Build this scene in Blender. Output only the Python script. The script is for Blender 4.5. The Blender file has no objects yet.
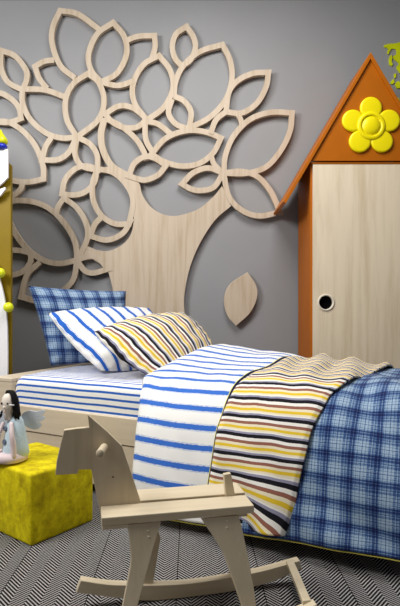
import bpy, bmesh, math, random
from mathutils import Vector, Matrix, noise
random.seed(7)
SC = bpy.context.scene
COL = SC.collection
H = 1.1; F = 530.0; CX = 200.0; CY = 303.0
V = Vector

def P(px, py, Y):
    return V(((px-CX)/F*Y, Y, H-(py-CY)/F*Y))
def ray_plane(px, py, p0, n):
    d = V(((px-CX)/F, 1.0, -(py-CY)/F)); o = V((0, 0, H))
    t = (V(p0)-o).dot(n)/d.dot(n)
    return o+d*t

# ------------------------------------------------------------------ materials
def lin(c):
    r = []
    for v in c:
        v /= 255.0
        r.append(v/12.92 if v <= .04045 else ((v+.055)/1.055)**2.4)
    return (r[0], r[1], r[2], 1.0)
def newmat(name, rough=.6, spec=.3):
    m = bpy.data.materials.new(name); m.use_nodes = True
    nt = m.node_tree
    b = nt.nodes['Principled BSDF']
    b.inputs['Roughness'].default_value = rough
    b.inputs['Specular IOR Level'].default_value = spec
    return m, nt, b
def N(nt, t, **kw):
    n = nt.nodes.new(t)
    for k, v in kw.items():
        setattr(n, k, v)
    return n
def math_(nt, op, a, b=None, c=None):
    n = N(nt, 'ShaderNodeMath', operation=op)
    for i, x in enumerate((a, b, c)):
        if x is None: continue
        if isinstance(x, (int, float)): n.inputs[i].default_value = x
        else: nt.links.new(x, n.inputs[i])
    return n.outputs[0]
def ramp(nt, fac, stops, interp='LINEAR'):
    r = N(nt, 'ShaderNodeValToRGB'); cr = r.color_ramp; cr.interpolation = interp
    while len(cr.elements) > 1: cr.elements.remove(cr.elements[-1])
    cr.elements[0].position = stops[0][0]; cr.elements[0].color = stops[0][1]
    for p, c in stops[1:]:
        e = cr.elements.new(p); e.color = c
    nt.links.new(fac, r.inputs[0]); return r.outputs[0]
def mixc(nt, fac, a, b, mode='MIX'):
    n = N(nt, 'ShaderNodeMix', data_type='RGBA', blend_type=mode)
    for i, x in ((0, fac), (6, a), (7, b)):
        if isinstance(x, (int, float, tuple)): n.inputs[i].default_value = x
        else: nt.links.new(x, n.inputs[i])
    return n.outputs[2]
def bump(nt, b, h, strength=.3, dist=.002):
    n = N(nt, 'ShaderNodeBump'); n.inputs['Strength'].default_value = strength
    n.inputs['Distance'].default_value = dist
    nt.links.new(h, n.inputs['Height']); nt.links.new(n.outputs[0], b.inputs['Normal'])
def coords(nt, which='Object', scale=(1, 1, 1), rot=(0, 0, 0)):
    t = N(nt, 'ShaderNodeTexCoord'); m = N(nt, 'ShaderNodeMapping')
    m.inputs['Scale'].default_value = scale; m.inputs['Rotation'].default_value = rot
    nt.links.new(t.outputs[which], m.inputs[0]); return m.outputs[0]
def noise_t(nt, vec, scale, detail=4, rough=.55, dist=0):
    n = N(nt, 'ShaderNodeTexNoise'); n.inputs['Scale'].default_value = scale
    n.inputs['Detail'].default_value = detail; n.inputs['Roughness'].default_value = rough
    n.inputs['Distortion'].default_value = dist
    nt.links.new(vec, n.inputs['Vector']); return n.outputs[0]
def plain(name, c, rough=.5, spec=.3, var=0.0):
    m, nt, b = newmat(name, rough, spec)
    v = coords(nt); f = noise_t(nt, v, 9)
    c = lin(c)
    lo = tuple(x*(1-var) for x in c[:3])+(1,); hi = tuple(min(1, x*(1+var)) for x in c[:3])+(1,)
    nt.links.new(ramp(nt, f, [(.3, lo), (.7, hi)]), b.inputs['Base Color'])
    return m
def wood(name, c, axis='z', contrast=.16, rough=.5, scale=1.0, rotz=0):
    m, nt, b = newmat(name, rough, .35)
    s = {'z': (1, 1, .06), 'x': (.06, 1, 1)}[axis]
    s = tuple(k*scale for k in s)
    t = N(nt, 'ShaderNodeTexCoord')
    mr = N(nt, 'ShaderNodeMapping'); mr.inputs['Rotation'].default_value = (0, 0, rotz)
    nt.links.new(t.outputs['Object'], mr.inputs[0])
    ms = N(nt, 'ShaderNodeMapping'); ms.inputs['Scale'].default_value = s
    nt.links.new(mr.outputs[0], ms.inputs[0]); vec = ms.outputs[0]
    f1 = noise_t(nt, vec, 26, 3, .5, .4); f2 = noise_t(nt, vec, 160, 2)
    w = N(nt, 'ShaderNodeTexNoise'); w.inputs['Scale'].default_value = 5; nt.links.new(vec, w.inputs['Vector'])
    rings = math_(nt, 'PINGPONG', math_(nt, 'MULTIPLY', w.outputs[0], 9.0), .5)
    f = math_(nt, 'ADD', math_(nt, 'MULTIPLY', f1, .55), math_(nt, 'ADD', math_(nt, 'MULTIPLY', rings, .30), math_(nt, 'MULTIPLY', f2, .25)))
    c0 = lin(c); dk = (c0[0]*(1-contrast), c0[1]*(1-contrast*1.25), c0[2]*(1-contrast*1.7), 1)
    hi = tuple(min(1, x*(1+contrast*.55)) for x in c0[:3])+(1,)
    nt.links.new(ramp(nt, f, [(.28, dk), (.5, c0), (.78, hi)]), b.inputs['Base Color'])
    bump(nt, b, f2, .15, .001)
    return m
def fabric_base(name):
    m, nt, b = newmat(name, .85, .15)
    uv = N(nt, 'ShaderNodeUVMap'); sp = N(nt, 'ShaderNodeSeparateXYZ'); nt.links.new(uv.outputs[0], sp.inputs[0])
    w = N(nt, 'ShaderNodeTexNoise'); w.inputs['Scale'].default_value = 420; w.inputs['Detail'].default_value = 2
    nt.links.new(uv.outputs[0], w.inputs['Vector'])
    bump(nt, b, w.outputs[0], .35, .0015)
    b.inputs['Sheen Weight'].default_value = .15
    return m, nt, b, uv, sp, w
def striped(name, period, stops, axis=1, ragged=.0, interp='CONSTANT'):
    m, nt, b, uv, sp, w = fabric_base(name)
    t = math_(nt, 'DIVIDE', sp.outputs[axis], period)
    if ragged:
        mp = N(nt, 'ShaderNodeMapping'); mp.inputs['Scale'].default_value = (60, 900, 1) if axis == 1 else (900, 60, 1)
        nt.links.new(uv.outputs[0], mp.inputs[0])
        nz = N(nt, 'ShaderNodeTexNoise'); nz.inputs['Scale'].default_value = 1; nt.links.new(mp.outputs[0], nz.inputs['Vector'])
        t = math_(nt, 'ADD', t, math_(nt, 'MULTIPLY', math_(nt, 'SUBTRACT', nz.outputs[0], .5), ragged))
    fr = math_(nt, 'FRACT', t)
    col = ramp(nt, fr, stops, interp)
    nt.links.new(col, b.inputs['Base Color']); return m

WHITE = lin((246, 244, 240)); BLUE = lin((38, 98, 192)); PALE = lin((150, 178, 220))
M = {}
M['duvet'] = striped('blue_striped_cotton', .094, [(0, WHITE), (.56, PALE), (.585, WHITE), (.62, lin((58, 112, 204))), (.90, WHITE), (.935, PALE), (.96, WHITE)], 1, .17)
M['pillow_blue'] = striped('blue_striped_pillowcase', .092, [(0, WHITE), (.20, PALE), (.23, WHITE), (.27, BLUE), (.52, WHITE), (.56, PALE), (.6, WHITE)], 0, .08)
M['sheet'] = striped('narrow_striped_cotton', .038, [(0, WHITE), (.66, BLUE)], 1, .06)
CREAM = lin((240, 228, 196)); YEL = lin((232, 196, 50)); BRN = lin((150, 98, 82)); BLK = lin((22, 20, 28)); GRY = lin((150, 148, 170)); OFF = lin((244, 240, 232))
multi = [(0, BLK), (.17, GRY), (.27, OFF), (.33, CREAM), (.42, YEL), (.56, CREAM), (.69, BRN), (.84, OFF)]
M['throw'] = striped('multicolour_striped_cotton', .083, multi, 1, .015)
M['pillow_multi'] = striped('multicolour_striped_pillowcase', .083, multi, 0, .015)
def plaid(name, per):
    m, nt, b, uv, sp, w = fabric_base(name)
    out = []
    for ax in (0, 1):
        g = lambda v: (v, v, v, 1)
        fr = math_(nt, 'FRACT', math_(nt, 'DIVIDE', sp.outputs[ax], per*(1, .92)[ax]))
        c = ramp(nt, fr, [(0, g(.05)), (.10, g(.55)), (.13, g(.0)), (.21, g(.6)), (.27, g(.95)), (.31, g(.6)), (.35, g(.9)), (.45, g(1.0)), (.49, g(.35)), (.52, g(1.0)), (.62, g(.6)), (.65, g(.9)), (.74, g(.45)), (.84, g(.8)), (.88, g(.3)), (.92, g(.55))], 'CONSTANT')
        # fine woven hatch
        h = math_(nt, 'FRACT', math_(nt, 'DIVIDE', sp.outputs[ax], .007))
        c = math_(nt, 'ADD', c, math_(nt, 'MULTIPLY', math_(nt, 'SUBTRACT', h, .5), .10))
        out.append(c)
    s = math_(nt, 'MULTIPLY', math_(nt, 'ADD', out[0], out[1]), .5)
    sn = N(nt, 'ShaderNodeTexNoise'); sn.inputs['Scale'].default_value = 150; nt.links.new(uv.outputs[0], sn.inputs['Vector'])
    s = math_(nt, 'ADD', s, math_(nt, 'MULTIPLY', math_(nt, 'SUBTRACT', sn.outputs[0], .5), .4))
    col = ramp(nt, s, [(.08, lin((16, 28, 74))), (.36, lin((38, 60, 112))), (.62, lin((76, 108, 154))), (.95, lin((166, 188, 208)))])
    nt.links.new(col, b.inputs['Base Color']); return m
M['plaid'] = plaid('blue_plaid_cotton', .105)
M['navy'] = plain('navy_lining_fabric', (20, 28, 62), .8, .1, .1)
M['piping'] = plain('yellow_piping_cord', (240, 226, 110), .6, .2, .03)
M['tree'] = wood('pale_limed_wood', (196, 179, 158), 'z', .19)
M['horse'] = wood('natural_birch_wood', (222, 206, 176), 'x', .10, rotz=-math.radians(12))
M['horse_v'] = wood('natural_birch_upright', (216, 200, 171), 'z', .10)
M['bed'] = wood('pale_bed_wood', (218, 202, 178), 'x', .09, rotz=math.radians(27))
M['door'] = wood('pale_ash_veneer', (228, 212, 186), 'z', .16, scale=.8)
M['orange'] = plain('orange_lacquer', (174, 94, 0), .5, .25, .04)
M['yellow'] = plain('yellow_lacquer', (240, 222, 4), .35, .35, .02)
M['lime'] = plain('lime_paint', (206, 214, 10), .6, .2, .12)
M['ochre'] = plain('ochre_paint', (134, 110, 0), .5, .3, .04)
M['white'] = plain('white_paint', (240, 240, 242), .45, .3, .01)
M['cobalt'] = plain('cobalt_blue_paint', (26, 48, 190), .3, .5, .02)
M['ball'] = plain('lime_yellow_gloss', (222, 228, 30), .3, .5, .02)
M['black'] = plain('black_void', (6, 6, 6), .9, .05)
M['cream'] = plain('cream_ring_plastic', (228, 218, 200), .35, .4)
M['steel'] = plain('wood_plug', (226, 216, 196), .35, .5)
M['hair'] = plain('black_yarn', (14, 12, 14), .7, .2, .2)
M['skin'] = plain('doll_porcelain_skin', (238, 226, 212), .6, .2, .02)
M['blush'] = plain('doll_blush', (232, 196, 186), .6, .2)
M['pink'] = plain('pale_pink_cotton', (236, 216, 216), .85, .1, .04)
M['wing'] = plain('pale_grey_felt', (206, 212, 222), .9, .1, .04)
M['button'] = plain('slate_button', (104, 116, 136), .4, .4)
def mk_dress():
    m, nt, b = newmat('pale_blue_dotted_cotton', .85, .1)
    v = coords(nt); vo = N(nt, 'ShaderNodeTexVoronoi'); vo.inputs['Scale'].default_value = 95; nt.links.new(v, vo.inputs['Vector'])
    nt.links.new(ramp(nt, vo.outputs[0], [(0, lin((250, 252, 252))), (.22, lin((206, 226, 234)))], 'CONSTANT'), b.inputs['Base Color'])
    return m
M['dress'] = mk_dress()
def mk_velvet():
    m, nt, b = newmat('mustard_velvet', .75, .2)
    v = coords(nt, scale=(1, 1, 1)); f = noise_t(nt, v, 15, 7, .74, .25); v2 = coords(nt, scale=(1, 1, .3)); g = noise_t(nt, v2, 34, 4)
    s = math_(nt, 'ADD', math_(nt, 'MULTIPLY', f, .75), math_(nt, 'MULTIPLY', g, .25))
    nt.links.new(ramp(nt, s, [(.36, lin((170, 146, 2))), (.5, lin((214, 194, 4))), (.64, lin((246, 230, 24)))]), b.inputs['Base Color'])
    b.inputs['Sheen Weight'].default_value = .3; b.inputs['Sheen Tint'].default_value = lin((240, 230, 60))
    bump(nt, b, f, .4, .006); return m
M['velvet'] = mk_velvet()
def mk_wall():
    m, nt, b = newmat('grey_matt_paint', .55, .3)
    v = coords(nt); f = noise_t(nt, v, 2.0, 3); g = noise_t(nt, v, 160, 2)
    nt.links.new(ramp(nt, f, [(.3, lin((144, 144, 146))), (.7, lin((148, 148, 150)))]), b.inputs['Base Color'])
    bump(nt, b, g, .08, .001); return m
M['wall'] = mk_wall()
def mk_rug():
    m, nt, b = newmat('herringbone_weave', .9, .1)
    v = coords(nt, rot=(0, 0, math.radians(-1.0))); sp = N(nt, 'ShaderNodeSeparateXYZ'); nt.links.new(v, sp.inputs[0])
    x, y = sp.outputs[0], sp.outputs[1]
    zz = math_(nt, 'PINGPONG', math_(nt, 'ADD', x, 10.044), .0555)
    nz = noise_t(nt, v, 70, 2)
    d = math_(nt, 'ADD', math_(nt, 'ADD', y, math_(nt, 'MULTIPLY', zz, 1.15)), math_(nt, 'MULTIPLY', nz, .004))
    fr = math_(nt, 'FRACT', math_(nt, 'DIVIDE', math_(nt, 'ADD', d, 20), .019))
    st = ramp(nt, fr, [(0, lin((12, 11, 13))), (.56, lin((12, 11, 13))), (.64, lin((176, 173, 171))), (.94, lin((176, 173, 171))), (1, lin((12, 11, 13)))])
    # dark seam every third pair of bands
    sm = math_(nt, 'ABSOLUTE', math_(nt, 'SUBTRACT', math_(nt, 'FRACT', math_(nt, 'DIVIDE', math_(nt, 'ADD', x, 10.044+.1665), .333)), .5))
    k = math_(nt, 'LESS_THAN', sm, .005)
    col = mixc(nt, k, st, lin((14, 13, 14)))
    nt.links.new(col, b.inputs['Base Color']); bump(nt, b, fr, .3, .002); return m
M['rug'] = mk_rug()
M['floor'] = wood('floor_boards', (150, 120, 90), 'x', .2)

# ------------------------------------------------------------------ object helpers
def tag(o, label=None, cat=None, group=None, kind=None):
    if label: o['label'] = label
    if cat: o['category'] = cat
    if group: o['group'] = group
    if kind: o['kind'] = kind
    return o
def empty(name, loc, label, cat):
    o = bpy.data.objects.new(name, None); COL.objects.link(o); o.location = loc; o.empty_display_size = .05
    return tag(o, label, cat)
def wloc(o):
    return o.location + (wloc(o.parent) if o.parent else V((0, 0, 0)))
def link(name, bm, mat, parent=None, smooth=False, uvs=None):
    """bm verts are in world space; the object sits at its root's origin"""
    bmesh.ops.recalc_face_normals(bm, faces=bm.faces)
    me = bpy.data.meshes.new(name)
    off = wloc(parent) if parent else None
    if off is not None:
        bmesh.ops.translate(bm, verts=bm.verts, vec=-off)
    bm.to_mesh(me); bm.free()
    me.materials.append(mat)
    if smooth:
        for p in me.polygons: p.use_smooth = True
    o = bpy.data.objects.new(name, me); COL.objects.link(o)
    if parent: o.parent = parent
    return o
def origin_to(o, loc):
    """move the origin of a parentless mesh"""
    loc = V(loc); o.data.transform(Matrix.Translation(-loc)); o.location = loc; return o
def bev(o, w=.003, seg=2):
    m = o.modifiers.new('bevel', 'BEVEL'); m.width = w; m.segments = seg; m.limit_method = 'ANGLE'; m.angle_limit = .6
    return o
def add_prism(bm, pts, ext):
    ext = V(ext); a = [bm.verts.new(p) for p in pts]; b = [bm.verts.new(V(p)+ext) for p in pts]
    bm.faces.new(a); bm.faces.new(b[::-1]); n = len(a)
    for i in range(n): bm.faces.new((a[i], a[(i+1) % n], b[(i+1) % n], b[i]))
def add_box(bm, o, ax, ay, az):
    o, ax, ay, az = V(o), V(ax), V(ay), V(az)
    add_prism(bm, [o, o+ax, o+ax+ay, o+ay], az)
def add_lathe(bm, prof, c, axis=(0, 0, 1), seg=32):
    c = V(c); q = V(axis).normalized().to_track_quat('Z', 'Y')
    rings = []
    for r, z in prof:
        if r < 1e-6: rings.append([bm.verts.new(c+q @ V((0, 0, z)))])
        else: rings.append([bm.verts.new(c+q @ V((r*math.cos(2*math.pi*k/seg), r*math.sin(2*math.pi*k/seg), z))) for k in range(seg)])
    for a, b in zip(rings, rings[1:]):
        for k in range(seg):
            k2 = (k+1) % seg
            if len(a) == 1 and len(b) == 1: continue
            if len(a) == 1: bm.faces.new((a[0], b[k], b[k2]))
            elif len(b) == 1: bm.faces.new((a[k], b[0], a[k2]))
            else: bm.faces.new((a[k], b[k], b[k2], a[k2]))
    for r in (rings[0], rings[-1]):
        if len(r) > 1: bm.faces.new(r)
def add_tube(bm, pts, rad, seg=10):
    rings = []; n = len(pts); pts = [V(p) for p in pts]
    up = V((0, 0, 1))
    for i, p in enumerate(pts):
        t = (pts[min(i+1, n-1)]-pts[max(i-1, 0)]).normalized()
        a = t.cross(up if abs(t.z) < .95 else V((1, 0, 0))).normalized(); b = t.cross(a)
        r = rad[i] if isinstance(rad, (list, tuple)) else rad
        rings.append([bm.verts.new(p+a*r*math.cos(2*math.pi*k/seg)+b*r*math.sin(2*math.pi*k/seg)) for k in range(seg)])
    for a, b in zip(rings, rings[1:]):
        for k in range(seg): bm.faces.new((a[k], a[(k+1) % seg], b[(k+1) % seg], b[k]))
    bm.faces.new(rings[0]); bm.faces.new(rings[-1])
def crom(pts, n=10, closed=False):
    """Catmull-Rom through points of any dimension"""
    pts = [tuple(p) for p in pts]; out = []
    m = len(pts)
    for i in range(m if closed else m-1):
        def g(k):
            if closed: return pts[k % m]
            if k < 0: return tuple(2*a-b for a, b in zip(pts[0], pts[1]))
            if k >= m: return tuple(2*a-b for a, b in zip(pts[-1], pts[-2]))
            return pts[k]
        p0, p1, p2, p3 = g(i-1), g(i), g(i+1), g(i+2)
        for k in range(n):
            t = k/n
            out.append(tuple(.5*((2*b)+(-a+c)*t+(2*a-5*b+4*c-d)*t*t+(-a+3*b-3*c+d)*t**3) for a, b, c, d in zip(p0, p1, p2, p3)))
    if not closed: out.append(pts[-1])
    return out
def interp(xs, ys, x):
    if x <= xs[0]: return ys[0]
    for a, b, c, d in zip(xs, xs[1:], ys, ys[1:]):
        if x <= b:
            t = (x-a)/(b-a); t = t*t*(3-2*t)*.5+t*.5
            return c+(d-c)*t
    return ys[-1]
def grid_obj(name, fn, nu, nv, mat, parent, thick=0, uvfn=None):
    """fn(a,b) -> world point for a,b in 0..1; uv in metres from uvfn(a,b)"""
    bm = bmesh.new(); uvl = bm.loops.layers.uv.new('UVMap')
    vs = [[bm.verts.new(fn(i/nu, j/nv)) for j in range(nv+1)] for i in range(nu+1)]
    uv = [[uvfn(i/nu, j/nv) for j in range(nv+1)] for i in range(nu+1)]
    for i in range(nu):
        for j in range(nv):
            idx = ((i, j), (i+1, j), (i+1, j+1), (i, j+1))
            f = bm.faces.new([vs[a][b] for a, b in idx])
            for l, (a, b) in zip(f.loops, idx): l[uvl].uv = uv[a][b]
    o = link(name, bm, mat, parent, True)
    if thick:
        s = o.modifiers.new('thickness', 'SOLIDIFY'); s.thickness = thick; s.offset = 0
    return o

# ------------------------------------------------------------------ setting
WY = 4.36
bm = bmesh.new(); add_box(bm, (-4.5, WY, -.01), (9, 0, 0), (0, .12, 0), (0, 0, 3.6))
tag(link('wall_back', bm, M['wall']), kind='structure')
bm = bmesh.new(); add_box(bm, (-4.5, -1.5, -.06), (9, 0, 0), (0, 6.0, 0), (0, 0, .05))
tag(link('floor', bm, M['floor']), kind='structure')
bm = bmesh.new(); add_box(bm, (-4.5, WY-.018, -.01), (9, 0, 0), (0, .018, 0), (0, 0, .08))
tag(link('baseboard_back', bm, M['white']), kind='structure')
bm = bmesh.new(); add_box(bm, (-3.0, .2, -.01), (5.6, 0, 0), (0, 4.0, 0), (0, 0, .01))
tag(link('rug', bm, M['rug']), 'black and white herringbone rug covering the floor under bed and horse', 'rug')

# ------------------------------------------------------------------ tree wall cut-out
YF = WY-.052          # front plane
def TP(px, py): return P(px, py, YF)
tree = empty('tree_wall_cutout', (TP(150, 400).x, YF, .3), 'pale wooden tree silhouette with outlined leaves mounted on grey wall', 'wall decoration')
def seg_x(p1, p2, p3, p4):
    r = p2-p1; q = p4-p3; d = r.x*q.y-r.y*q.x
    if abs(d) < 1e-9: return None
    t = ((p3-p1).x*q.y-(p3-p1).y*q.x)/d; u = ((p3-p1).x*r.y-(p3-p1).y*r.x)/d
    return t, u, p1+r*t
def offset(pts, w):
    n = len(pts); out = []
    for i in range(n):
        t = (pts[min(i+1, n-1)]-pts[max(i-1, 0)]).normalized(); out.append(pts[i]+V((-t.y, t.x))*w)
    return out
def joint(A, B):
    """trim or extend two offset curves so that they meet in one corner"""
    for i in range(len(A)-2, len(A)//2, -1):
        for j in range(0, len(B)//2):
            r = seg_x(A[i], A[i+1], B[j], B[j+1])
            if r and 0 <= r[0] <= 1 and 0 <= r[1] <= 1:
                return A[:i+1]+[r[2]], [r[2]]+B[j+1:]
    r = seg_x(A[-2], A[-1], B[1], B[0])
    c = r[2] if r and r[0] > 0 else (A[-1]+B[0])/2
    m = (A[-1]+B[0])/2
    if (c-m).length > 4.0: c = m+(c-m).normalized()*4.0
    return A+[c], [c]+B
def resample(p, m):
    L = [0]
    for a, b in zip(p, p[1:]): L.append(L[-1]+(b-a).length)
    out = []; k = 0
    for i in range(m):
        t = L[-1]*i/(m-1)
        while k < len(L)-2 and L[k+1] < t: k += 1
        f = (t-L[k])/max(1e-9, L[k+1]-L[k]); out.append(p[k].lerp(p[k+1], min(1, max(0, f))))
    return out
LW = 5.4
def leaf(*arcs, closed=True, w=LW):
    """arcs: control lists meeting in sharp tips"""
    leaf.k += 1
    cs = [[V(p) for p in crom(a, 8)] for a in arcs]
    Ls = [offset(c, w/2) for c in cs]; Rs = [offset(c, -w/2) for c in cs]
    n = len(cs)
    for i in range(n if (closed and n > 1) else n-1):
        j = (i+1) % n
        Ls[i], Ls[j] = joint(Ls[i], Ls[j]); Rs[i], Rs[j] = joint(Rs[i], Rs[j])
    L = []; R = []
    for a, b in zip(Ls, Rs):
        a = resample(a, 26); b = resample(b, 26)
        if L: a = a[1:]; b = b[1:]
        L += a; R += b
    if closed: L.pop(); R.pop()
    bm = bmesh.new(); m = len(L); y0 = -.00015*leaf.k
    mk = lambda q, y: bm.verts.new(P(q.x, q.y, YF)+V((0, y, 0)))
    rows = [[mk(q, y0) for q in L], [mk(q, y0) for q in R], [mk(q, .036) for q in R], [mk(q, .036) for q in L]]
    for i in range(m if closed else m-1):
        j = (i+1) % m
        for a in range(4):
            b = (a+1) % 4; bm.faces.new((rows[a][i], rows[a][j], rows[b][j], rows[b][i]))
    if not closed:
        for i in (0, m-1): bm.faces.new([rows[a][i] for a in range(4)])
    return link('leaf_outline', bm, M['tree'], tree)
leaf.k = 0
# A
leaf([(75, 78), (60, 65), (52, 43), (53, 26), (60, 10.5)], [(60, 10.5), (78, 14), (99, 29)], closed=False)
leaf([(113, 22.5), (97, 34), (88.5, 54), (91, 70), (101, 82)], [(101, 82), (117, 73), (126.5, 54), (124, 36), (113, 22.5)])
leaf([(125, 41), (138, 36.3), (154.5, 35.5)], [(154.5, 35.5), (155, 47), (151.5, 60)], closed=False)
leaf([(159, 55.5), (143, 65), (133, 84), (134.5, 103), (147, 120)], [(147, 120), (164, 107), (173, 88), (170, 70), (159, 55.5)])
leaf([(186.5, 26.5), (176, 34), (172.3, 46), (175, 58), (182, 66)], [(182, 66), (191, 59), (195.5, 47), (193, 36), (186.5, 26.5)])
leaf([(174, 97), (175.5, 82), (183, 66), (200, 51.5), (222.5, 44.5)], [(222.5, 44.5), (230, 60), (232, 78), (226, 99), (210, 117), (190, 127.5)], closed=False)
leaf([(174, 96), (184, 101), (191, 112), (189, 129)], [(189, 129), (176, 124), (168.5, 113), (172, 99)], closed=False)
leaf([(151.5, 154), (166, 138), (187, 130.5), (206, 132), (221, 138)], [(221, 138), (213, 153), (199, 163.5), (181, 166), (164, 161.5), (151.5, 154)])
leaf([(154, 154), (146, 140), (145, 121)], [(145, 121), (158, 124), (171, 134)], closed=False)
leaf([(104.5, 118), (121, 126), (136, 139), (144, 152), (146, 160)], closed=False)
leaf([(104.5, 118), (101, 134), (103, 150), (112, 166), (130, 177)], closed=False, w=6.5)
leaf([(105, 114), (119, 106), (133, 108), (147, 119)], [(147, 119), (137, 127), (124, 127.5), (113, 122.5), (105, 114)])
leaf([(101, 82), (118, 85.5), (135, 80.5)], closed=False)
leaf([(88, 73.5), (99, 83), (104, 101), (98, 120), (77, 137)], [(77, 137), (67, 120), (65.5, 100), (73, 84), (88, 73.5)])
leaf([(54, 60), (44, 61.5), (35, 66.5)], [(35, 66.5), (39, 78), (47, 88.5)], closed=False)
leaf([(65, 97), (45, 90), (22.5, 89)], [(22.5, 89), (22.5, 103), (30, 119), (46, 133), (62, 138), (76, 137)], closed=False)
leaf([(1, 50.5), (15, 56), (26, 70), (26.5, 80), (22.5, 90)], [(22.5, 90), (8, 82), (1, 68), (1, 50.5)])
leaf([(-12, 96), (0, 93), (12, 99.5), (19, 108), (21, 118.5)], [(21, 118.5), (11, 122), (0, 122), (-12, 118)], closed=False)
leaf([(-8, 122), (8, 122), (24, 132), (36, 147), (43, 166), (43.5, 179)], [(43.5, 179), (28, 182), (12, 180.5), (-4, 176)], closed=False)
leaf([(51, 138), (45.5, 147), (42, 160)], [(42, 160), (58, 159.5), (69, 152), (76, 138)], closed=False)
leaf([(77, 137), (90, 144), (97, 155), (97.5, 170)], [(97.5, 170), (82, 166), (75, 154), (77, 137)])
leaf([(62, 194), (65, 180), (75, 169), (86, 166), (97, 169)], [(97, 169), (94, 183), (85, 192), (74, 195), (62, 194)])
leaf([(97.5, 169), (112, 172), (125, 183), (133, 200), (129, 224)], [(129, 224), (114, 223.5), (101, 215), (93.5, 201), (92.5, 184), (97.5, 169)])
leaf([(103, 216), (95, 224), (90.5, 236)], [(90.5, 236), (107, 240), (123, 233), (132, 218)], closed=False)
leaf([(56, 214), (58.5, 206), (64, 198)], [(64, 198), (77, 208), (86, 223), (87.5, 238), (78, 259)], closed=False)
leaf([(2, 204), (16, 200.5), (34, 202), (50, 209), (65, 224), (75, 242), (77, 260)], [(77, 260), (60, 263.5), (43, 260), (26, 248), (12, 228), (2, 204)])
leaf([(77, 260), (90, 256), (99, 259), (108, 269)], [(108, 269), (93, 273), (84, 270), (77, 260)])
leaf([(40, 262), (27, 275), (21, 297)], [(21, 297), (40, 301), (58, 294), (73, 280), (77, 260)], closed=False)
leaf([(8, 250), (20, 250.5), (31, 253)], [(31, 253), (30, 263), (22, 272), (8, 276)], closed=False)
leaf([(23, 182), (20, 190), (10, 198)], closed=False)
leaf([(268.5, 72.5), (253, 73.5), (238, 80.5), (229, 92), (226, 112)], [(226, 112), (242, 113), (257, 103), (266, 87), (268.5, 72.5)])
leaf([(292, 113), (270, 112.5), (249, 120), (233, 137), (225, 157), (224, 173)], [(224, 173), (245, 173.5), (266, 167), (281, 150), (290, 131), (292, 113)])
leaf([(223.5, 173), (242, 171.5), (258, 177), (271, 192), (280, 212)], [(280, 212), (260, 216), (243, 211), (229, 197), (223.5, 173)])
leaf([(182, 184), (193, 173), (208, 168), (223, 173)], [(223, 173), (214, 187), (201, 190.5), (191, 189), (182, 184)])
leaf([(227, 111), (216, 120), (210.5, 134)], closed=False)
leaf([(236, 112), (240, 118), (242, 125)], closed=False, w=5)
leaf([(211, 155), (214, 164), (222, 172)], closed=False, w=5)
leaf([(129, 176), (134, 164), (144, 157), (154, 158), (166, 165.5)], [(166, 165.5), (158, 175), (146, 180), (138, 179), (129, 176)])
# trunk
trk = [(99, 168)] + crom([(112, 166), (129, 174), (139, 183), (142, 194), (150, 206), (161, 213.5), (174, 216), (188, 213), (200, 208), (213, 197), (222, 186)], 4) + \
      crom([(231, 206), (215, 220), (200, 243), (190, 267), (185, 290), (184, 305), (186, 320), (192, 345), (202, 380), (216, 436)], 4) + \
      crom([(92, 436), (105, 380), (112, 345), (114, 310), (112.5, 288), (107, 268)], 3) + \
      crom([(92, 259), (79, 260), (87, 246)], 2) + \
      crom([(97, 250), (108, 251), (122, 245), (131, 234), (134, 219)], 3) + crom([(132, 210), (132, 198), (126, 186), (115, 175), (108, 171)], 3)
bm = bmesh.new(); add_prism(bm, [TP(*p)+V((0, .0003, 0)) for p in trk], (0, .036, 0)); link('trunk', bm, M['tree'], tree)
# loose leaf
bm = bmesh.new()
lp = crom([(247.5, 272), (256, 285), (257, 298), (250, 313), (236, 326)], 6)[:-1] + crom([(236, 326), (227, 315), (224, 299), (230, 284), (247.5, 272)], 6)[:-1]
add_prism(bm, [TP(*p) for p in lp], (0, .030, 0))
o = link('wooden_leaf', bm, M['tree']); origin_to(o, TP(240, 300)); bev(o, .003)
tag(o, 'solid pale wooden leaf mounted alone on wall right of the trunk', 'wall decoration')

# lime ragged map-like cut-out on the wall, upper right
lm = empty('wall_cutout_map', TP(400, 60), 'lime green ragged cut-out shapes on wall beside the orange roof peak', 'wall decoration')
def blob(pts, rag=.35):
    bm = bmesh.new(); q = []
    n = len(pts)
    for i in range(n):
        a, b = V(pts[i]), V(pts[(i+1) % n]); k = max(2, int((b-a).length/1.3))
        for t in range(k):
            p = a.lerp(b, t/k); q.append((p.x+random.uniform(-rag, rag), p.y+random.uniform(-rag, rag)))
    add_prism(bm, [P(x, y, WY-.012) for x, y in q], (0, .011, 0))
    link('shape', bm, M['lime'], lm)
blob([(384, 45.5), (388, 44), (393, 43.5), (399, 42.5), (412, 42), (430, 47), (436, 60), (428, 70), (415, 76), (404, 74), (400, 72.5), (397.5, 70), (396.5, 67), (399, 64), (398.5, 62.5), (396, 60.5), (394, 58.5), (393.5, 56), (396, 54), (397, 51), (396, 49), (393, 48.5), (391, 48.5), (390, 51), (388.5, 54), (387.5, 53.5), (387.5, 51), (388.5, 49), (387, 47.5), (385, 47)])
for pts in ([(390, 56), (392, 54.5), (392.5, 58), (391.5, 61), (393, 64), (392, 66), (389.5, 64.5), (389, 60)], [(394, 74), (396, 73), (396, 77), (394.5, 78)],
            [(392, 80), (394, 79), (394.5, 82), (393, 84), (390.5, 83.5)], [(396, 82), (399, 81), (401, 84), (400, 88), (397, 88), (395.5, 85)], [(396, 98), (399, 97.5), (400, 102), (397.5, 104)]):
    blob(pts, .2)

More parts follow.
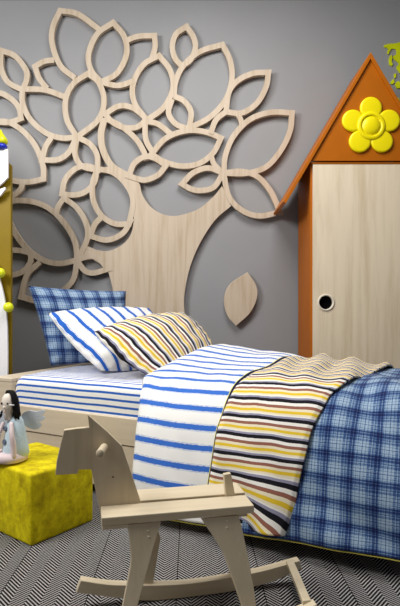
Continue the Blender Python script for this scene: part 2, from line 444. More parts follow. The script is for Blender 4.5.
# ------------------------------------------------------------------ house wardrobe
YW = 3.80
def WPt(px, py, dy=0): return P(px, py, YW)+V((0, dy, 0))
xl = WPt(311, 300).x; xa = WPt(370, 300).x; xr = 2*xa-xl
ztop = WPt(311, 161).z; zap = WPt(370, 53).z
wd = empty('house_wardrobe', (xa, (YW+WY)/2, 0), 'tall orange house-shaped wardrobe with pale wood door and flower gable', 'wardrobe')
yb = WY-.06
t = .022
bm = bmesh.new()
add_box(bm, (xl, YW+.022, 0), (t, 0, 0), (0, yb-YW-.022, 0), (0, 0, ztop))
bev(link('side_panel', bm, M['orange'], wd), .002)
bm = bmesh.new(); add_box(bm, (xr-t, YW+.022, 0), (t, 0, 0), (0, yb-YW-.022, 0), (0, 0, ztop)); bev(link('side_panel', bm, M['orange'], wd), .002)
bm = bmesh.new(); add_box(bm, (xl+t, yb-.012, 0), (xr-xl-2*t, 0, 0), (0, .012, 0), (0, 0, ztop)); link('back_panel', bm, M['orange'], wd)
bm = bmesh.new(); add_box(bm, (xl+t, YW+.03, 0), (xr-xl-2*t, 0, 0), (0, yb-YW-.045, 0), (0, 0, .06)); link('plinth', bm, M['orange'], wd)
# door with a round finger hole
dx0 = WPt(313, 0).x; dx1 = 2*xa-dx0; dz1 = WPt(0, 164.3).z; dz0 = .04
hc = WPt(326, 302.5); hr = .0505
bm = bmesh.new()
def ringpts(r, y, n=48): return [bm.verts.new((hc.x+r*math.cos(2*math.pi*k/n), y, hc.z+r*math.sin(2*math.pi*k/n))) for k in range(n)]
n = 48
def square(y):
    out = []
    for k in range(n):
        a = 2*math.pi*k/n; c, s = math.cos(a), math.sin(a)
        m = .075/max(abs(c), abs(s)); out.append(bm.verts.new((hc.x+c*m, y, hc.z+s*m)))
    return out
rf, rb = ringpts(hr, YW), ringpts(hr, YW+.02); sf, sb = square(YW), square(YW+.02)
for k in range(n):
    j = (k+1) % n
    bm.faces.new((rf[k], rf[j], sf[j], sf[k])); bm.faces.new((rb[k], rb[j], sb[j], sb[k])); bm.faces.new((rf[k], rf[j], rb[j], rb[k]))
q = .075
def slab(x0, x1, z0, z1):
    add_box(bm, (x0, YW, z0), (x1-x0, 0, 0), (0, .02, 0), (0, 0, z1-z0))
slab(dx0, hc.x-q, dz0, dz1); slab(hc.x+q, dx1, dz0, dz1); slab(hc.x-q, hc.x+q, dz0, hc.z-q); slab(hc.x-q, hc.x+q, hc.z+q, dz1)
door = link('door', bm, M['door'], wd)
bm = bmesh.new(); add_lathe(bm, [(.0505, 0), (.0505, .004), (.052, .006), (.0615, .006), (.0625, .003), (.0625, 0)], (hc.x, YW+.0005, hc.z), (0, -1, 0), 48)
bm.free(); bm = bmesh.new()
prof = [(.0490, -.028), (.0490, .004), (.052, .006), (.059, .006), (.0605, .003), (.0605, -.0005)]
rr = [[bm.verts.new((hc.x+r*math.cos(2*math.pi*k/48), YW-z, hc.z+r*math.sin(2*math.pi*k/48))) for k in range(48)] for r, z in prof]
for a, b in zip(rr, rr[1:]):
    for k in range(48): bm.faces.new((a[k], a[(k+1) % 48], b[(k+1) % 48], b[k]))
hd = link('door_handle', bm, M['cream'], door, True)
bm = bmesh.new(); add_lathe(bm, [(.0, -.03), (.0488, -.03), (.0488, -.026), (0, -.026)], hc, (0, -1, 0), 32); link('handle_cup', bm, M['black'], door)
# gable panel, roof boards
sl = V((xa-xl, 0, zap-ztop))
za_in = WPt(370, 60).z
bm = bmesh.new(); add_prism(bm, [(xl, YW+.0, ztop+.002), (xr, YW+.0, ztop+.002), (xa, YW+.0, za_in+.010)], (0, .02, 0)); gb = link('gable_panel', bm, M['orange'], wd)
apex = V((xa, 0, zap))
for sx in (-1, 1):
    tip = V((xa+sx*(xa-WPt(282.8, 202).x), 0, WPt(282.8, 202).z))
    d = (tip-apex).normalized(); nrm = V((-d.z*sx, 0, d.x*sx)); nrm = nrm if nrm.z < 0 else -nrm
    th = .024
    y0 = YW-.018
    inn = apex+V((0, 0, -th/abs(nrm.z)))
    pts = [apex, tip, tip+nrm*th+d*(-.0), inn]
    bm = bmesh.new(); add_prism(bm, [V((p.x, y0, p.z)) for p in pts], (0, yb-y0, 0)); bev(link('roof_board', bm, M['orange'], wd), .002)
# door top trim line
bm = bmesh.new(); add_box(bm, (xl+.001, YW-.004, dz1+.004), (xr-xl-.002, 0, 0), (0, .024, 0), (0, 0, .008)); link('gable_ledge', bm, M['orange'], wd)
# flower
fc = WPt(370.4, 126.6, 0); pxm = YW/F
fl = bmesh.new()
petals = [(370.4, 108.5), (352.5, 121.2), (359.4, 142), (381.4, 142), (388.5, 121.2)]
bm = bmesh.new(); add_lathe(bm, [(0, -.001), (13.5*pxm, -.001), (13.5*pxm, .012), (0, .012)], fc, (0, -1, 0), 40); fb = link('flower', bm, M['yellow'], wd)
for pc in petals:
    c = WPt(*pc); bm = bmesh.new()
    r = 10.9*pxm
    add_lathe(bm, [(0, -.001), (r*.97, -.001), (r, .002), (r, .014), (r*.94, .019), (r*.8, .0205), (0, .021)], c, (0, -1, 0), 40)
    link('petal', bm, M['yellow'], fb, True)
bm = bmesh.new()
R = 14.2*pxm; r2 = 9.8*pxm
add_lathe(bm, [(0, .0), (R*.98, .0), (R, .022), (R*.93, .028), (R*.8, .030), (r2*1.04, .029), (r2*1.0, .018), (r2*.97, .018), (r2*.9, .026), (r2*.65, .034), (r2*.35, .038), (0, .039)], fc, (0, -1, 0), 48)
link('flower_centre', bm, M['yellow'], fb, True)

# ------------------------------------------------------------------ left white & ochre unit
un = empty('picket_panel_unit', (-1.5, 3.62, 0), 'white cut-out panel with ochre board and yellow balls, left of the bed', 'panel')
xe = -1.294
zz = lambda y, Y: H-(y-CY)/F*Y
bm = bmesh.new(); add_prism(bm, [(xe, 3.625, 0), (xe, 3.625, zz(166, 3.66)), (xe-.55, 3.625, zz(166, 3.66)+.44), (xe-1.1, 3.625, zz(166, 3.66)), (xe-1.1, 3.625, 0)], (0, .035, 0)); bev(link('ochre_board', bm, M['ochre'], un), .002)  # unseen left width and raised peak added to throw shade on the wall
Yw = 3.58
def UP(px, py): q = P(px, py, Yw); return q
up1 = [UP(7.8, 149), UP(7.8, 177.5), UP(4, 181.5), UP(-2, 186.5), UP(-10, 189), UP(-24, 186.5), UP(-31, 177.5), UP(-31, 149)]
bm = bmesh.new(); add_prism(bm, up1, (0, .02, 0)); bev(link('top_panel', bm, M['white'], un), .001)
up2 = [UP(5.2, 187), UP(5, 189.5), UP(0, 196), UP(-6, 199), UP(-18, 199), UP(-27, 191), UP(-27, 187), UP(-18, 191), UP(-6, 193), UP(1, 188.5)]
bm = bmesh.new(); add_prism(bm, up2, (0, .02, 0)); bev(link('scroll', bm, M['white'], un), .001)
lo = crom([(-4, 262), (0, 280), (4.5, 300), (6.8, 322), (7.5, 350)], 5)
lowp = [UP(*p) for p in lo]+[V((UP(7.5, 0).x, Yw, 0)), V((UP(-31, 0).x, Yw, 0))]+[UP(-24-p[0], p[1]) for p in lo[::-1]]
bm = bmesh.new(); add_prism(bm, lowp, (0, .02, 0)); bev(link('lower_panel', bm, M['white'], un), .001)
bm = bmesh.new(); add_box(bm, (UP(-14, 0).x, Yw+.004, .5), (.03, 0, 0), (0, .014, 0), (0, 0, 1.5)); link('centre_post', bm, M['white'], un)
# spacers joining white panel to ochre board
bm = bmesh.new(); add_box(bm, (-1.5, Yw+.02, 1.93), (.12, 0, 0), (0, .025, 0), (0, 0, .05)); link('spacer', bm, M['white'], un)
c = UP(0, 149); u = Yw/F
bm = bmesh.new(); add_lathe(bm, [(0, 0), (5.2*u, 0), (6.6*u, 1.6*u), (6.6*u, 3.4*u), (5.4*u, 5*u), (0, 5*u)], c+V((0, .01, 0)), seg=32); link('finial_collar', bm, M['cobalt'], un, True)
bm = bmesh.new(); add_lathe(bm, [(0, 4.6*u), (5.5*u, 4.8*u), (7.2*u, 7.5*u), (6.6*u, 10.5*u), (4.4*u, 13.5*u), (2.2*u, 16.5*u), (.8*u, 19.5*u), (0, 20*u)], c+V((0, .01, 0)), seg=32); link('finial', bm, M['ball'], un, True)
for (bx, by) in ((1, 273), (9.3, 307.3)):
    cc = UP(bx, by)+V((0, -.016, 0)); r = 5.0*u
    bm = bmesh.new(); add_lathe(bm, [(r*math.sin(math.pi*k/14), -r*math.cos(math.pi*k/14)) for k in range(15)], cc, seg=28); link('ball', bm, M['ball'], un, True)

# ------------------------------------------------------------------ bed
TH = math.radians(27)
U = V((math.cos(TH), -math.sin(TH), 0)); W = V((math.sin(TH), math.cos(TH), 0)); P0 = V((-1.163, 3.35, 0))
def B(s, w, z): return P0+U*s+W*w+V((0, 0, z))
bed = empty('bed', B(1.1, .45, 0), 'pale wooden single bed with narrow blue striped mattress sheet', 'bed')
def bbox(name, s0, s1, w0, w1, z0, z1, mat, b=.003, parent=None):
    bm = bmesh.new(); add_box(bm, B(s0, w0, z0), U*(s1-s0), W*(w1-w0), (0, 0, z1-z0)); return bev(link(name, bm, mat, parent or bed), b)
bbox('headboard', -.16, -.105, .04, .90, .05, .602, M['bed'])
bbox('head_ledge', -.165, -.002, -.035, .93, .604, .626, M['bed'])
bbox('corner_post', -.155, -.004, -.032, .035, 0, .603, M['bed'])
bbox('corner_post', -.155, -.004, .875, .925, 0, .603, M['bed'])
bbox('side_rail', 0, 2.35, -.032, -.002, .312, .462, M['bed'])
bbox('side_rail', 0, 2.35, .90, .93, .312, .462, M['bed'])
bbox('drawer_front', .01, 1.16, -.024, -.002, .06, .306, M['bed'])
bbox('drawer_front', 1.18, 2.34, -.024, -.002, .06, .306, M['bed'])
bbox('slat_base', .0, 2.34, .0, .898, .36, .40, M['bed'])
bbox('foot_panel', 2.352, 2.38, -.02, .92, .0, .46, M['bed'])
# mattress with its fitted sheet
prof = crom([(0.0, .405), (-.004, .45), (-.006, .53), (.0, .60), (.028, .634), (.08, .643), (.3, .646), (.6, .646), (.82, .643), (.875, .634), (.898, .60), (.902, .53), (.90, .405)], 6)
arc = [0]
for a, b in zip(prof, prof[1:]): arc.append(arc[-1]+math.hypot(b[0]-a[0], b[1]-a[1]))
bm = bmesh.new(); uvl = bm.loops.layers.uv.new('UVMap')
ss = [0.002, .004, .015, .04]+[.1+.08*k for k in range(28)]+[2.33]
inset = {0: .035, 1: .018, 2: .005}
rows = []
for i, s in enumerate(ss):
    k = inset.get(i, 0); row = []
    for (w, z) in prof:
        zz_ = z
        if z > .5: zz_ = z - k*.8 + .004*noise.noise(V((s*5, w*6, 2)))
        row.append(bm.verts.new(B(s, w, zz_)))
    rows.append(row)
for i in range(len(ss)-1):
    for j in range(len(prof)-1):
        f = bm.faces.new((rows[i][j], rows[i+1][j], rows[i+1][j+1], rows[i][j+1]))
        for l, (a, b) in zip(f.loops, ((i, j), (i+1, j), (i+1, j+1), (i, j+1))): l[uvl].uv = (ss[a], arc[b])
for r, sv in ((rows[0], 0), (rows[-1], 1)):
    f = bm.faces.new(r)
    for l in f.loops: l[uvl].uv = (l.vert.co.x, l.vert.co.z)
link('mattress', bm, M['sheet'], bed, True)

# covers ------------------------------------------------------------
ak = [0, 1, 2, 3, 4, 5, 6, 7, 8, 9]
base = [(-.235, .06), (-.205, .25), (-.135, .48), (-.03, .635), (.12, .70), (.40, .755), (.68, .80), (.86, .79), (.955, .69), (.99, .45)]
dense = crom(base, 20)
darc = [0]
for a, b in zip(dense, dense[1:]): darc.append(darc[-1]+math.hypot(b[0]-a[0], b[1]-a[1]))
def prof_at(a):
    """a in 0..9 -> w, z, arc length, normal"""
    t = a*20; i = min(int(t), len(dense)-2); f = t-i
    p = dense[i]; q = dense[i+1]
    w = p[0]+(q[0]-p[0])*f; z = p[1]+(q[1]-p[1])*f
    d = V((q[0]-p[0], q[1]-p[1])).normalized()
    return w, z, darc[i]+(darc[i+1]-darc[i])*f, (-d.y, d.x)
def cover(s, a, off, amp=1.0, seed=0.0, hemz=None, fold=1.0):
    w, z, L, nrm = prof_at(a)
    far = max(0, min(1, (w-.1)/.6))
    # height of the crown along the bed
    zf = interp([.8, 1.0, 1.5, 1.8, 2.3], [.0, .018, -.03, -.08, -.125], s)
    top = max(0, min(1, (z-.5)/.2))
    z += zf*far*top
    if a < 1.2: z += (1.2-a)/1.2*interp([1.3, 2.3], [-.0, .032], s)
    sideness = max(0, min(1, 1-(z-.12)/.5)) if w < .1 else 0
    # soft wrinkles: long vertical drapes on the side, diagonal ones on top
    d = .009*noise.noise(V((s*4.2+seed, L*1.6, seed)))+.007*noise.noise(V((s*11+L*4+seed, L*6, 3+seed)))
    d += sideness*.009*math.sin(s*13+2.0*noise.noise(V((s*2, L*2, seed)))+seed)*(1-.35*a)
    d *= amp
    end = max(0, s-2.36)
    sc = s if end == 0 else 2.36+.10*math.sin(min(1, end/.12)*math.pi/2)
    z2 = z+nrm[1]*(d+off) - (0 if end == 0 else (end-.1 if end > .1 else 0)*1.0)
    if end > 0: z2 = max(z2, .05)
    ws = w+nrm[0]*(d+off)
    return B(sc, ws, z2), L
def lead(sl):
    """interpolate a left/right boundary given per profile key"""
    return lambda a: interp(ak, sl, a)
def rise(ds, h):  # rounded leading edge
    if ds >= h: return 0
    t = 1-ds/h; return -.028*(1-math.sqrt(max(0, 1-t*t)))
# white and blue duvet
sl = lead([1.07, 1.02, 1.0, .965, .90, .865, .92, 1.0, 1.05, 1.08])
A1 = 8.6
def f_duv(i, j, off=.0, a0=0.0):
    a = a0+(A1-a0)*j; s0 = sl(a); s = s0+(1.90-s0)*(i**1.0)
    ds = s-s0
    lower = 0
    # the turned edge sinks onto the mattress near the pillows
    k = max(0, 1-ds/.16)
    p, L = cover(s, a, off+rise(ds, .03), 1.0, 5.1)
    w = prof_at(a)[0]
    if 0.0 < w < .95:
        want = .672+.0*w; p.z = p.z+(min(want, p.z)-p.z)*k*k*min(1, w/.1)*(.8 if w < .6 else .8*max(0, 1-(w-.6)/.3))
    return p
duv = empty('striped_duvet', B(1.3, -.24, .06), 'white duvet with wide blue stripes folded across the bed middle', 'duvet')
grid_obj('cover', f_duv, 70, 150, M['duvet'], duv, .022, lambda i, j: (sl(A1*j)+(1.90-sl(A1*j))*i, prof_at(A1*j)[2]+.012*math.sin(i*5)))
bm = bmesh.new(); add_tube(bm, [f_duv(i/60, 0)+V((0, 0, -.009)) for i in range(61)], .0032, 8); link('piping', bm, M['piping'], duv, True)

# plaid quilt
sL = lead([1.50, 1.48, 1.487, 1.515, 1.545, 1.61, 1.67, 1.70, 1.72, 1.72])
sR = lead([1.845, 1.89, 1.926, 1.98, 2.05, 2.09, 2.13, 2.15, 2.16, 2.16])
slp = lead([1.53, 1.53, 1.54, 1.57, 1.60, 1.67, 1.73, 1.76, 1.78, 1.78])
def f_pl(i, j):
    a = A1*j; s = slp(a)+(2.80-slp(a))*i
    k = max(0, min(1, (s-sR(a)+.03)/.12)); L = prof_at(a)[2]
    ex = .016*math.sin((s*.9+L*.75)*15+3*noise.noise(V((s*2, L*2, 7))))*k*min(1, L/.1)
    return cover(s, a, .020+ex, 1.0, 5.1)[0]
quilt = empty('plaid_quilt', B(2.0, -.24, .08), 'blue plaid quilt with yellow hem over the foot of the bed', 'quilt')
grid_obj('cover', f_pl, 110, 150, M['plaid'], quilt, .014, lambda i, j: (slp(A1*j)+(2.8-slp(A1*j))*i, prof_at(A1*j)[2]))
bm = bmesh.new(); add_tube(bm, [f_pl(i/110, 0)+V((0, 0, -.006)) for i in range(111)], .0032, 8); link('piping', bm, M['piping'], quilt, True)

# multicolour striped blanket
def f_th(i, j, extra=0):
    a0 = .12+.38*max(0, .5-i)*2
    a = a0+(A1-a0)*j
    s = sL(a)+(sR(a)-sL(a))*i
    w, z, L, nr = prof_at(a)
    far = max(0, min(1, (w+.05)/.4))
    off = .046+extra
    off += far*.015*math.sin(s*36+L*5+2*noise.noise(V((s*6, L*3, 9))))
    # gathered bottom corner
    low = max(0, 1-a/1.6)
    off += low*.03*math.sin(i*9+a*2)
    ed = min(i, 1-i); off -= .010*max(0, 1-ed/.05)
    p = cover(s, a, off, 1.0, 5.1)[0]
    return p
blanket = empty('striped_blanket', B(1.65, -.25, .1), 'yellow, brown and black striped blanket draped across the bed', 'blanket')
grid_obj('cover', f_th, 80, 170, M['throw'], blanket, .010,
         lambda i, j: (i*.6, prof_at((.12+.38*max(0, .5-i)*2)*(1-j)+A1*j)[2]+.17*max(0, 1-j*A1/1.3)*max(0, i-.2)+.006*noise.noise(V((i*4, j*10, 4)))))
bm = bmesh.new(); add_tube(bm, [f_th(0, j/170)-U*(.008+.032*max(0, min(1, (j/170*A1-2.0)/2.2)))+V((0, 0, -.002)) for j in range(6, 166)], .0030, 8); link('piping', bm, M['piping'], blanket, True)
def lw(jj): return .008+.032*max(0, min(1, (jj*A1-2.0)/2.2))
def f_lin(i, j):
    jj = (6+160*j)/170
    p = f_th(0, jj); q = p-U*lw(jj)+V((0, 0, -.003)); return p.lerp(q, i)
grid_obj('lining', f_lin, 3, 120, M['navy'], blanket, .006, lambda i, j: (i, j))

# ------------------------------------------------------------------ pillows
def pillow(name, label, BL, TL, TR, BR, thick, mat, sag=(0, 0, 0), flip=1, seed=0, group=None, pinch=.055):
    BL, TL, TR, BR = map(V, (BL, TL, TR, BR))
    nrm = (TR-BL).cross(TL-BR).normalized()
    if nrm.y > 0: nrm = -nrm         # towards the viewer
    wdt = ((TR-TL).length+(BR-BL).length)/2; hgt = ((TL-BL).length+(TR-BR).length)/2
    bm = bmesh.new(); uvl = bm.loops.layers.uv.new('UVMap')
    n = 44
    def pt(a, b, side):
        p = BL.lerp(BR, a).lerp(TL.lerp(TR, a), b)
        cen = (BL+BR+TL+TR)/4
        # edges curve inward between the corners
        ea = 4*a*(1-a); eb = 4*b*(1-b)
        cu = (BR-BL).normalized(); cv = (TL-BL).normalized()
        p = p + cu*pinch*.5*eb*(1-2*a)*abs(1-2*a) + cv*pinch*.5*ea*(1-2*b)*abs(1-2*b)
        prof_ = (max(0, 1-(2*a-1)**4)*max(0, 1-(2*b-1)**4))**.72*(.62+.38*ea*eb)
        d = thick*.5*prof_
        d *= 1+.16*noise.noise(V((a*3+seed, b*3, side)))
        ed = min(a, 1-a, b, 1-b)
        d += .012*min(1, ed*7)*noise.noise(V((a*8+seed, b*7, seed+side)))
        d += .008*math.exp(-ed*14)*math.sin((a-b)*40+seed)*(1 if ed > 0 else 0)
        p = p+nrm*d*side + V(sag)*ea*eb
        return p
    for side in (1, -1):
        vs = [[bm.verts.new(pt(i/n, j/n, side)) for j in range(n+1)] for i in range(n+1)]
        for i in range(n):
            for j in range(n):
                idx = ((i, j), (i+1, j), (i+1, j+1), (i, j+1))
                f = bm.faces.new([vs[a][b] for a, b in idx])
                for l, (a, b) in zip(f.loops, idx):
                    l[uvl].uv = (a/n*wdt*(1)+.012*math.sin(b/n*5+seed), b/n*hgt+.01*math.sin(a/n*4))
    bmesh.ops.remove_doubles(bm, verts=bm.verts, dist=.0004)
    cen = (BL+BR)/2
    o = link(name, bm, mat, None, True); origin_to(o, cen)
    return tag(o, label, 'pillow', group)
pillow('pillow', 'blue plaid pillow standing at the head, furthest back of three', P(51, 366, 3.72), P(28.5, 286, 3.74), P(126, 291, 4.10), P(128, 362, 4.02), .17, M['plaid'], seed=1, pinch=.02)
pillow('pillow', 'white pillow with blue stripes leaning between the other two pillows', P(101, 371, 3.38), P(48, 313, 3.52), P(149, 308, 3.93), P(176, 362, 3.78), .21, M['pillow_blue'], seed=4, pinch=-.06)
pillow('pillow', 'yellow, black and brown striped pillow, frontmost of the three', P(154, 378, 3.14), P(94, 332, 3.24), P(182, 312, 3.66), P(214, 348, 3.58), .20, M['pillow_multi'], seed=7, pinch=-.09)

# ------------------------------------------------------------------ velvet pouf
pn = V((-.762, 2.389, 0)); pr = V((.608, .794, 0)).normalized(); pl = V((-.794, .608, 0)).normalized()
bm = bmesh.new()
bmesh.ops.create_cube(bm, size=1)
bmesh.ops.subdivide_edges(bm, edges=bm.edges, cuts=14, use_grid_fill=True)
LX, LY, LZ = .367, .47, .325
for v in bm.verts:
    c = v.co.copy()
    bx = (1-(2*c.x)**2); by = (1-(2*c.y)**2); bz = (1-(2*c.z)**2)
    off = V((0, 0, 0))
    if abs(abs(c.x)-.5) < 1e-4: off.x = .010*by*bz*(1 if c.x > 0 else -1)
    if abs(abs(c.y)-.5) < 1e-4: off.y = .010*bx*bz*(1 if c.y > 0 else -1)
    if c.z > .499: off.z = .010*bx*by
    nz = noise.noise(c*5)*.003
    p = pn+pr*((c.x+.5)*LX+off.x+nz)+pl*((c.y+.5)*LY+off.y+nz)
    v.co = V((p.x, p.y, (c.z+.5)*LZ+off.z))
o = link('pouf', bm, M['velvet'], None, False); origin_to(o, pn+pr*LX/2+pl*LY/2)
bev(o, .012, 4)
for p_ in o.data.polygons: p_.use_smooth = True
tag(o, 'mustard yellow velvet cube pouf standing on the rug', 'pouf')

# ------------------------------------------------------------------ angel doll on the pouf
dc = P(11.5, 457, 2.58); dc.z = LZ+.0095
k = 2.58/F      # metres per photo pixel here
doll = empty('angel_doll', dc, 'black-haired angel doll in blue dotted dress standing on yellow pouf', 'doll')
def DP(px, py, dy=0): return V(((px-CX)*k, 2.58+dy, H-(py-CY)*k))
def lath(name, prof, c, mat, parent=doll, sx=1, sy=1, seg=32, axis=(0, 0, 1)):
    bm = bmesh.new(); add_lathe(bm, prof, (0, 0, 0), axis, seg)
    for v in bm.verts: v.co = V((v.co.x*sx, v.co.y*sy, v.co.z))+V(c)
    return link(name, bm, mat, parent, True)
z0 = dc.z
zz2 = lambda y: H-(y-CY)*k
lath('base', [(0, 0), (.066, 0), (.078, .006), (.081, .02), (.079, .032), (.070, .045), (0, .050)], (DP(11, 0).x, 2.58, z0), M['pink'])
dx = DP(15.6, 0).x
lath('dress', [(0, zz2(455)-z0), (.060, zz2(455)-z0), (.066, zz2(452.5)-z0), (.060, zz2(445)-z0), (.049, zz2(432)-z0), (.038, zz2(421)-z0), (.026, zz2(416.5)-z0), (0, zz2(415)-z0)], (dx, 2.58, z0), M['dress'], sx=1.0, sy=.85)
# head with neck
hx = DP(9.3, 0).x
head = lath('head', [(0, zz2(420)-z0), (.017, zz2(419)-z0), (.021, zz2(413)-z0), (.030, zz2(408)-z0), (.033, zz2(402)-z0), (.028, zz2(396.5)-z0), (.016, zz2(393.5)-z0), (0, zz2(392.8)-z0)], (hx, 2.565, z0), M['skin'], sx=.95, sy=.95)
for ex in (4.8, 10.5):
    bm = bmesh.new(); add_lathe(bm, [(0, -.001), (.0056, 0), (.004, .002), (0, .003)], DP(ex, 402, -.015-.0285+(.004 if ex < 8 else .0)), (-.1, -1, 0), 12)
    link('eye', bm, M['black'], head, True)
bm = bmesh.new(); add_lathe(bm, [(0, 0), (.006, .002), (0, .006)], DP(7.6, 405.5, -.046), (0, -1, 0), 10); link('nose', bm, M['skin'], head, True)
bm = bmesh.new(); add_lathe(bm, [(0, 0), (.0045, .001), (0, .002)], DP(7.8, 410, -.0405), (0, -1, .1), 10); link('mouth', bm, M['blush'], head, True)
# hair: cap over the back and right side plus hanging locks
bm = bmesh.new()
strand = []
random.seed(3)
for q in range(26):
    a = -0.45+q/25*2.6           # around the head from the right front over the back
    ca, sa = math.cos(a), math.sin(a)
    bx = hx+.034*ca; by = 2.567+.034*sa
    ln = random.uniform(.06, .10) if sa > -.2 or ca > 0 else .07
    pts = [(hx+.004, 2.57, zz2(391.3)), (hx+.022*ca, 2.568+.024*sa, zz2(392.5)), (bx+.003*ca, by+.004*sa, zz2(400)), (bx+.007*ca+random.uniform(-.004, .004), by+.008*sa, zz2(400)-ln*.5),
           (bx+.014*max(0, ca)+random.uniform(-.006, .006), by+.012*sa, zz2(400)-ln)]
    add_tube(bm, crom(pts, 4), [.006+.004*math.sin(i_/16*3.1)+.001 for i_ in range(17)], 6)
link('hair', bm, M['hair'], doll, True)
bm = bmesh.new(); add_tube(bm, crom([DP(4, 409.5, -.02), DP(3.4, 413, -.03), DP(2.8, 417, -.03)], 3), [.003, .005, .006, .007, .006, .004, .001], 6); link('hair_lock', bm, M['hair'], doll, True)
bm = bmesh.new(); add_tube(bm, [DP(13.2, 403, -.050), DP(17.5, 403.4, -.046)], .003, 8); link('hair_clip', bm, M['white'], doll, True)
# arms with hands
for pts, dyy in (([(14, 421), (16, 432), (17.5, 443), (18, 454.5)], -.058), ([(4.5, 422), (1.5, 431), (-1, 441), (-2, 447)], -.03)):
    q = crom([DP(x, y, dyy+(.022 if n_ == 0 else 0)) for n_, (x, y) in enumerate(pts)], 5)
    bm = bmesh.new(); add_tube(bm, q, [.009+.0045*min(1, i_/8) for i_ in range(len(q))], 12); arm = link('arm', bm, M['pink'], doll, True)
    e = q[-1]
    bm = bmesh.new(); add_tube(bm, [V(e)+V((0, 0, .003)), V(e)+V((0, 0, -.008)), V(e)+V((.001, -.001, -.016)), V(e)+V((.001, -.001, -.020))], [.0075, .008, .007, .003], 10)
    add_tube(bm, [V(e)+V((-.006, -.003, -.004)), V(e)+V((-.010, -.005, -.011))], [.003, .0022], 8)
    link('hand', bm, M['skin'], arm, True)
for by in (427.5, 440):
    bm = bmesh.new(); add_lathe(bm, [(0, 0), (.011, 0), (.013, .002), (.012, .005), (.008, .0055), (.005, .004), (0, .004)], DP(7.3, by, -.022 if by < 430 else -.034), (-.75, -1, .25), 20); link('button', bm, M['button'], doll, True)
# wings
wp = crom([(19, 416), (26, 412.5), (33, 413.5), (40, 411.8), (42, 414), (39, 417), (34, 418.5), (40, 418), (42, 420.5), (38, 423.5), (33, 424), (37.5, 425.5), (38, 429), (34, 431.6), (28, 431), (22, 428), (18.5, 423)], 4, True)
bm = bmesh.new(); add_prism(bm, [DP(x, y, .045) for x, y in wp], (0, .008, 0)); wg = bev(link('wing', bm, M['wing'], doll), .002)
bm = bmesh.new(); add_prism(bm, [V((2*dx-DP(x, y).x, 2.58+.05, DP(x, y).z)) for x, y in wp], (0, .008, 0)); bev(link('wing', bm, M['wing'], doll), .002)

# ------------------------------------------------------------------ rocking horse
O = V((-.321, 1.726, 0)); HY = math.radians(12)
HL = V((math.cos(HY), math.sin(HY), 0)); HB = V((-math.sin(HY), math.cos(HY), 0))
def HP(l, b, z): return O+HL*l+HB*b+V((0, 0, z))
horse = empty('rocking_horse', HP(.33, .1, 0), 'pale wooden rocking horse with board head standing on the rug', 'rocking horse')
def hbox(name, l0, l1, b0, b1, z0, z1, mat=None, bv=.003, par=None):
    bm = bmesh.new(); add_box(bm, HP(l0, b0, z0), HL*(l1-l0), HB*(b1-b0), (0, 0, z1-z0)); return bev(link(name, bm, mat or M['horse'], par or horse), bv)
hbox('seat_plank', 0, .520, 0, .104, .372, .400)
hbox('seat_plank', .0, .525, .126, .240, .372, .400)
hbox('cross_batten', .002, .088, .002, .232, .358, .3715)
hbox('cross_batten', .42, .50, .012, .232, .358, .3715)
def plane_trace(pts, b):
    return [ray_plane(x, y, HP(0, b, 0), HB) for x, y in pts]
hp = [(55.5, 475), (56.5, 462), (60.5, 444), (64, 430.3), (76, 428.6), (89, 427.5), (87.5, 414.5), (106, 430.5), (122, 446), (131, 472), (140.5, 501), (145, 515), (106, 523), (101.3, 517), (96, 493), (91.3, 469.5), (79, 469.5), (77.5, 473.8)]
bm = bmesh.new(); add_prism(bm, plane_trace(hp, .1045), HB*.021); hhead = bev(link('head', bm, M['horse_v'], horse), .002)
# dowel handle
hb = ray_plane(104.3, 447, HP(0, .1045, 0), HB)
bm = bmesh.new(); add_lathe(bm, [(0, -.095), (.0115, -.095), (.0135, -.092), (.0135, .113), (.0115, .116), (0, .116)], hb, hb-P(99.8, 453.6, hb.y-.097), 28); link('handle', bm, M['horse_v'], horse, True)
# knot in the wood
kn = ray_plane(113, 477, HP(0, .1045, 0), HB)
bm = bmesh.new(); add_lathe(bm, [(0, -.0006), (.0035, -.0006), (0, .002)], kn, HB, 12); link('knot', bm, plain('dark_knot', (110, 84, 60)), hhead)
# tail
tp = [(224, 474.8), (231, 473.4), (235, 494), (238, 506), (229, 508), (225.8, 495)]
bm = bmesh.new(); add_prism(bm, plane_trace(tp, .1045), HB*.021); bev(link('tail', bm, M['horse_v'], horse), .002)
# legs: boards splayed outwards towards the rockers
zs = .372
def legplane(sgn):
    if sgn < 0: p0 = HP(0, .006, zs); p1 = HP(0, -.085, 0)
    else: p0 = HP(0, .234, zs); p1 = HP(0, .200+.02, 0)
    d = (p0-p1).normalized(); n = HL.cross(d).normalized()
    return p0, n if n.dot(HB) > 0 else -n
p0, n0 = legplane(-1)
front = [(128, 524.6), (161, 521.8), (152, 553), (144, 583), (138, 604), (126, 648), (113, 648), (123, 604), (127, 584), (130.3, 567), (131.2, 558), (129.6, 540)]
rear = [(201.7, 518.6), (238.7, 515.3), (243.3, 533), (249, 561), (254, 588), (260, 640), (250, 640), (242, 605), (232, 576), (224, 553), (214, 537)]
def tr(pts): return [ray_plane(x, y, p0, n0) for x, y in pts]
fr3, re3 = tr(front), tr(rear)
def mirror(p):   # across the horse's long centre plane
    q = p-O; b = q.dot(HB); return p+HB*((.232-b)-b)
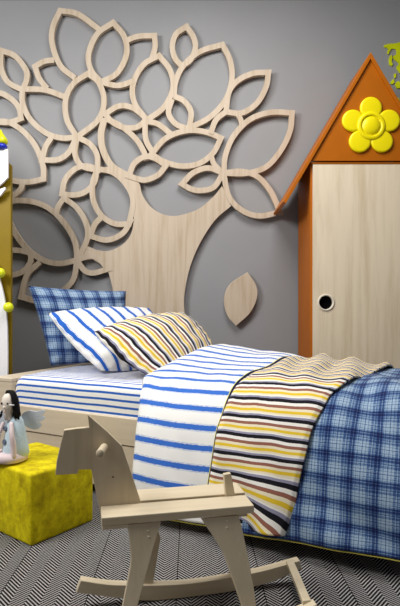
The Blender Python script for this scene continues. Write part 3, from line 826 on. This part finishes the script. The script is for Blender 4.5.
for nm, pts, scr in (('front', fr3, [(148, 531), (148.6, 537)]), ('rear', re3, [(227, 521), (227, 527.6)])):
    bm = bmesh.new(); add_prism(bm, pts, n0*.022); lg = bev(link('leg', bm, M['horse_v'], horse), .002)
    for sx, sy in scr:
        c = ray_plane(sx, sy, p0, n0)
        bm = bmesh.new(); add_lathe(bm, [(0, -.001), (.0032, -.001), (.0036, .0005), (.0036, .003), (0, .003)], c-n0*.0008, n0, 14); link('screw', bm, M['steel'], lg, True)
p0, n0 = legplane(1)
for pts in ([(139, 527), (157, 527), (160, 536), (158, 546), (152.5, 581), (151, 590), (136, 590), (139, 560)], [(210, 521), (236, 520), (241, 540), (246, 570), (249, 588), (237, 588), (231, 574), (222, 550)]):
    bm = bmesh.new(); add_prism(bm, tr(pts), n0*-.022); bev(link('leg', bm, M['horse_v'], horse), .002)
# rockers
def rocker(b0, b1, l0=-.068, l1=.768):
    top = crom([(l0, .107), (l0+.12, .078), (.25, .056), (.40, .054), (.60, .068), (l1-.0, .094)], 6)
    bot = crom([(l1+.006, .060), (.66, .026), (.52, .006), (.34, .002), (.18, .006), (.06, .030), (l0-.016, .066)], 6)
    bm = bmesh.new(); add_prism(bm, [HP(l, b0, z) for l, z in top+bot], HB*(b1-b0)); return bev(link('rocker', bm, M['horse'], horse), .002)
rocker(.188, .224)
rocker(-.106, -.070, -.085, .705)
bm = bmesh.new(); e0 = HP(.665, -.080, .078); e1 = HP(.714, .200, .078)
add_box(bm, e0, e1-e0, HL*.030, (0, 0, .018)); bev(link('cross_bar', bm, M['horse'], horse), .002)

# ------------------------------------------------------------------ light, world, camera
def area(name, loc, tgt, size, energy, color=(1, 1, 1), sy=None):
    l = bpy.data.lights.new(name, 'AREA'); l.energy = energy; l.color = color; l.shape = 'RECTANGLE'; l.size = size; l.size_y = sy or size
    o = bpy.data.objects.new(name, l); COL.objects.link(o); o.location = loc
    o.rotation_euler = (V(tgt)-V(loc)).to_track_quat('-Z', 'Y').to_euler(); return o
area('ceiling_light', (.1, 2.5, 3.6), (.1, 3.0, 0), 1.3, 60, (1, .985, .95))
area('window_light', (-2.4, 1.55, 3.1), (-.3, 3.9, 1.0), 1.1, 86, (1, .99, .97), 1.1)
w = bpy.data.worlds.new('world'); SC.world = w; w.use_nodes = True
w.node_tree.nodes['Background'].inputs[0].default_value = (.96, .97, 1, 1)
w.node_tree.nodes['Background'].inputs[1].default_value = .13
cam = bpy.data.cameras.new('camera'); co = bpy.data.objects.new('camera', cam); COL.objects.link(co)
co.location = (0, 0, H); co.rotation_euler = (math.pi/2, 0, 0)
cam.sensor_fit = 'VERTICAL'; cam.sensor_height = 36; cam.lens = 36*F/606
cam.clip_start = .05
SC.camera = co
vs = SC.view_settings; vs.view_transform = 'Standard'; vs.look = 'None'; vs.gamma = 1; vs.use_curve_mapping = False; vs.exposure = 0.15
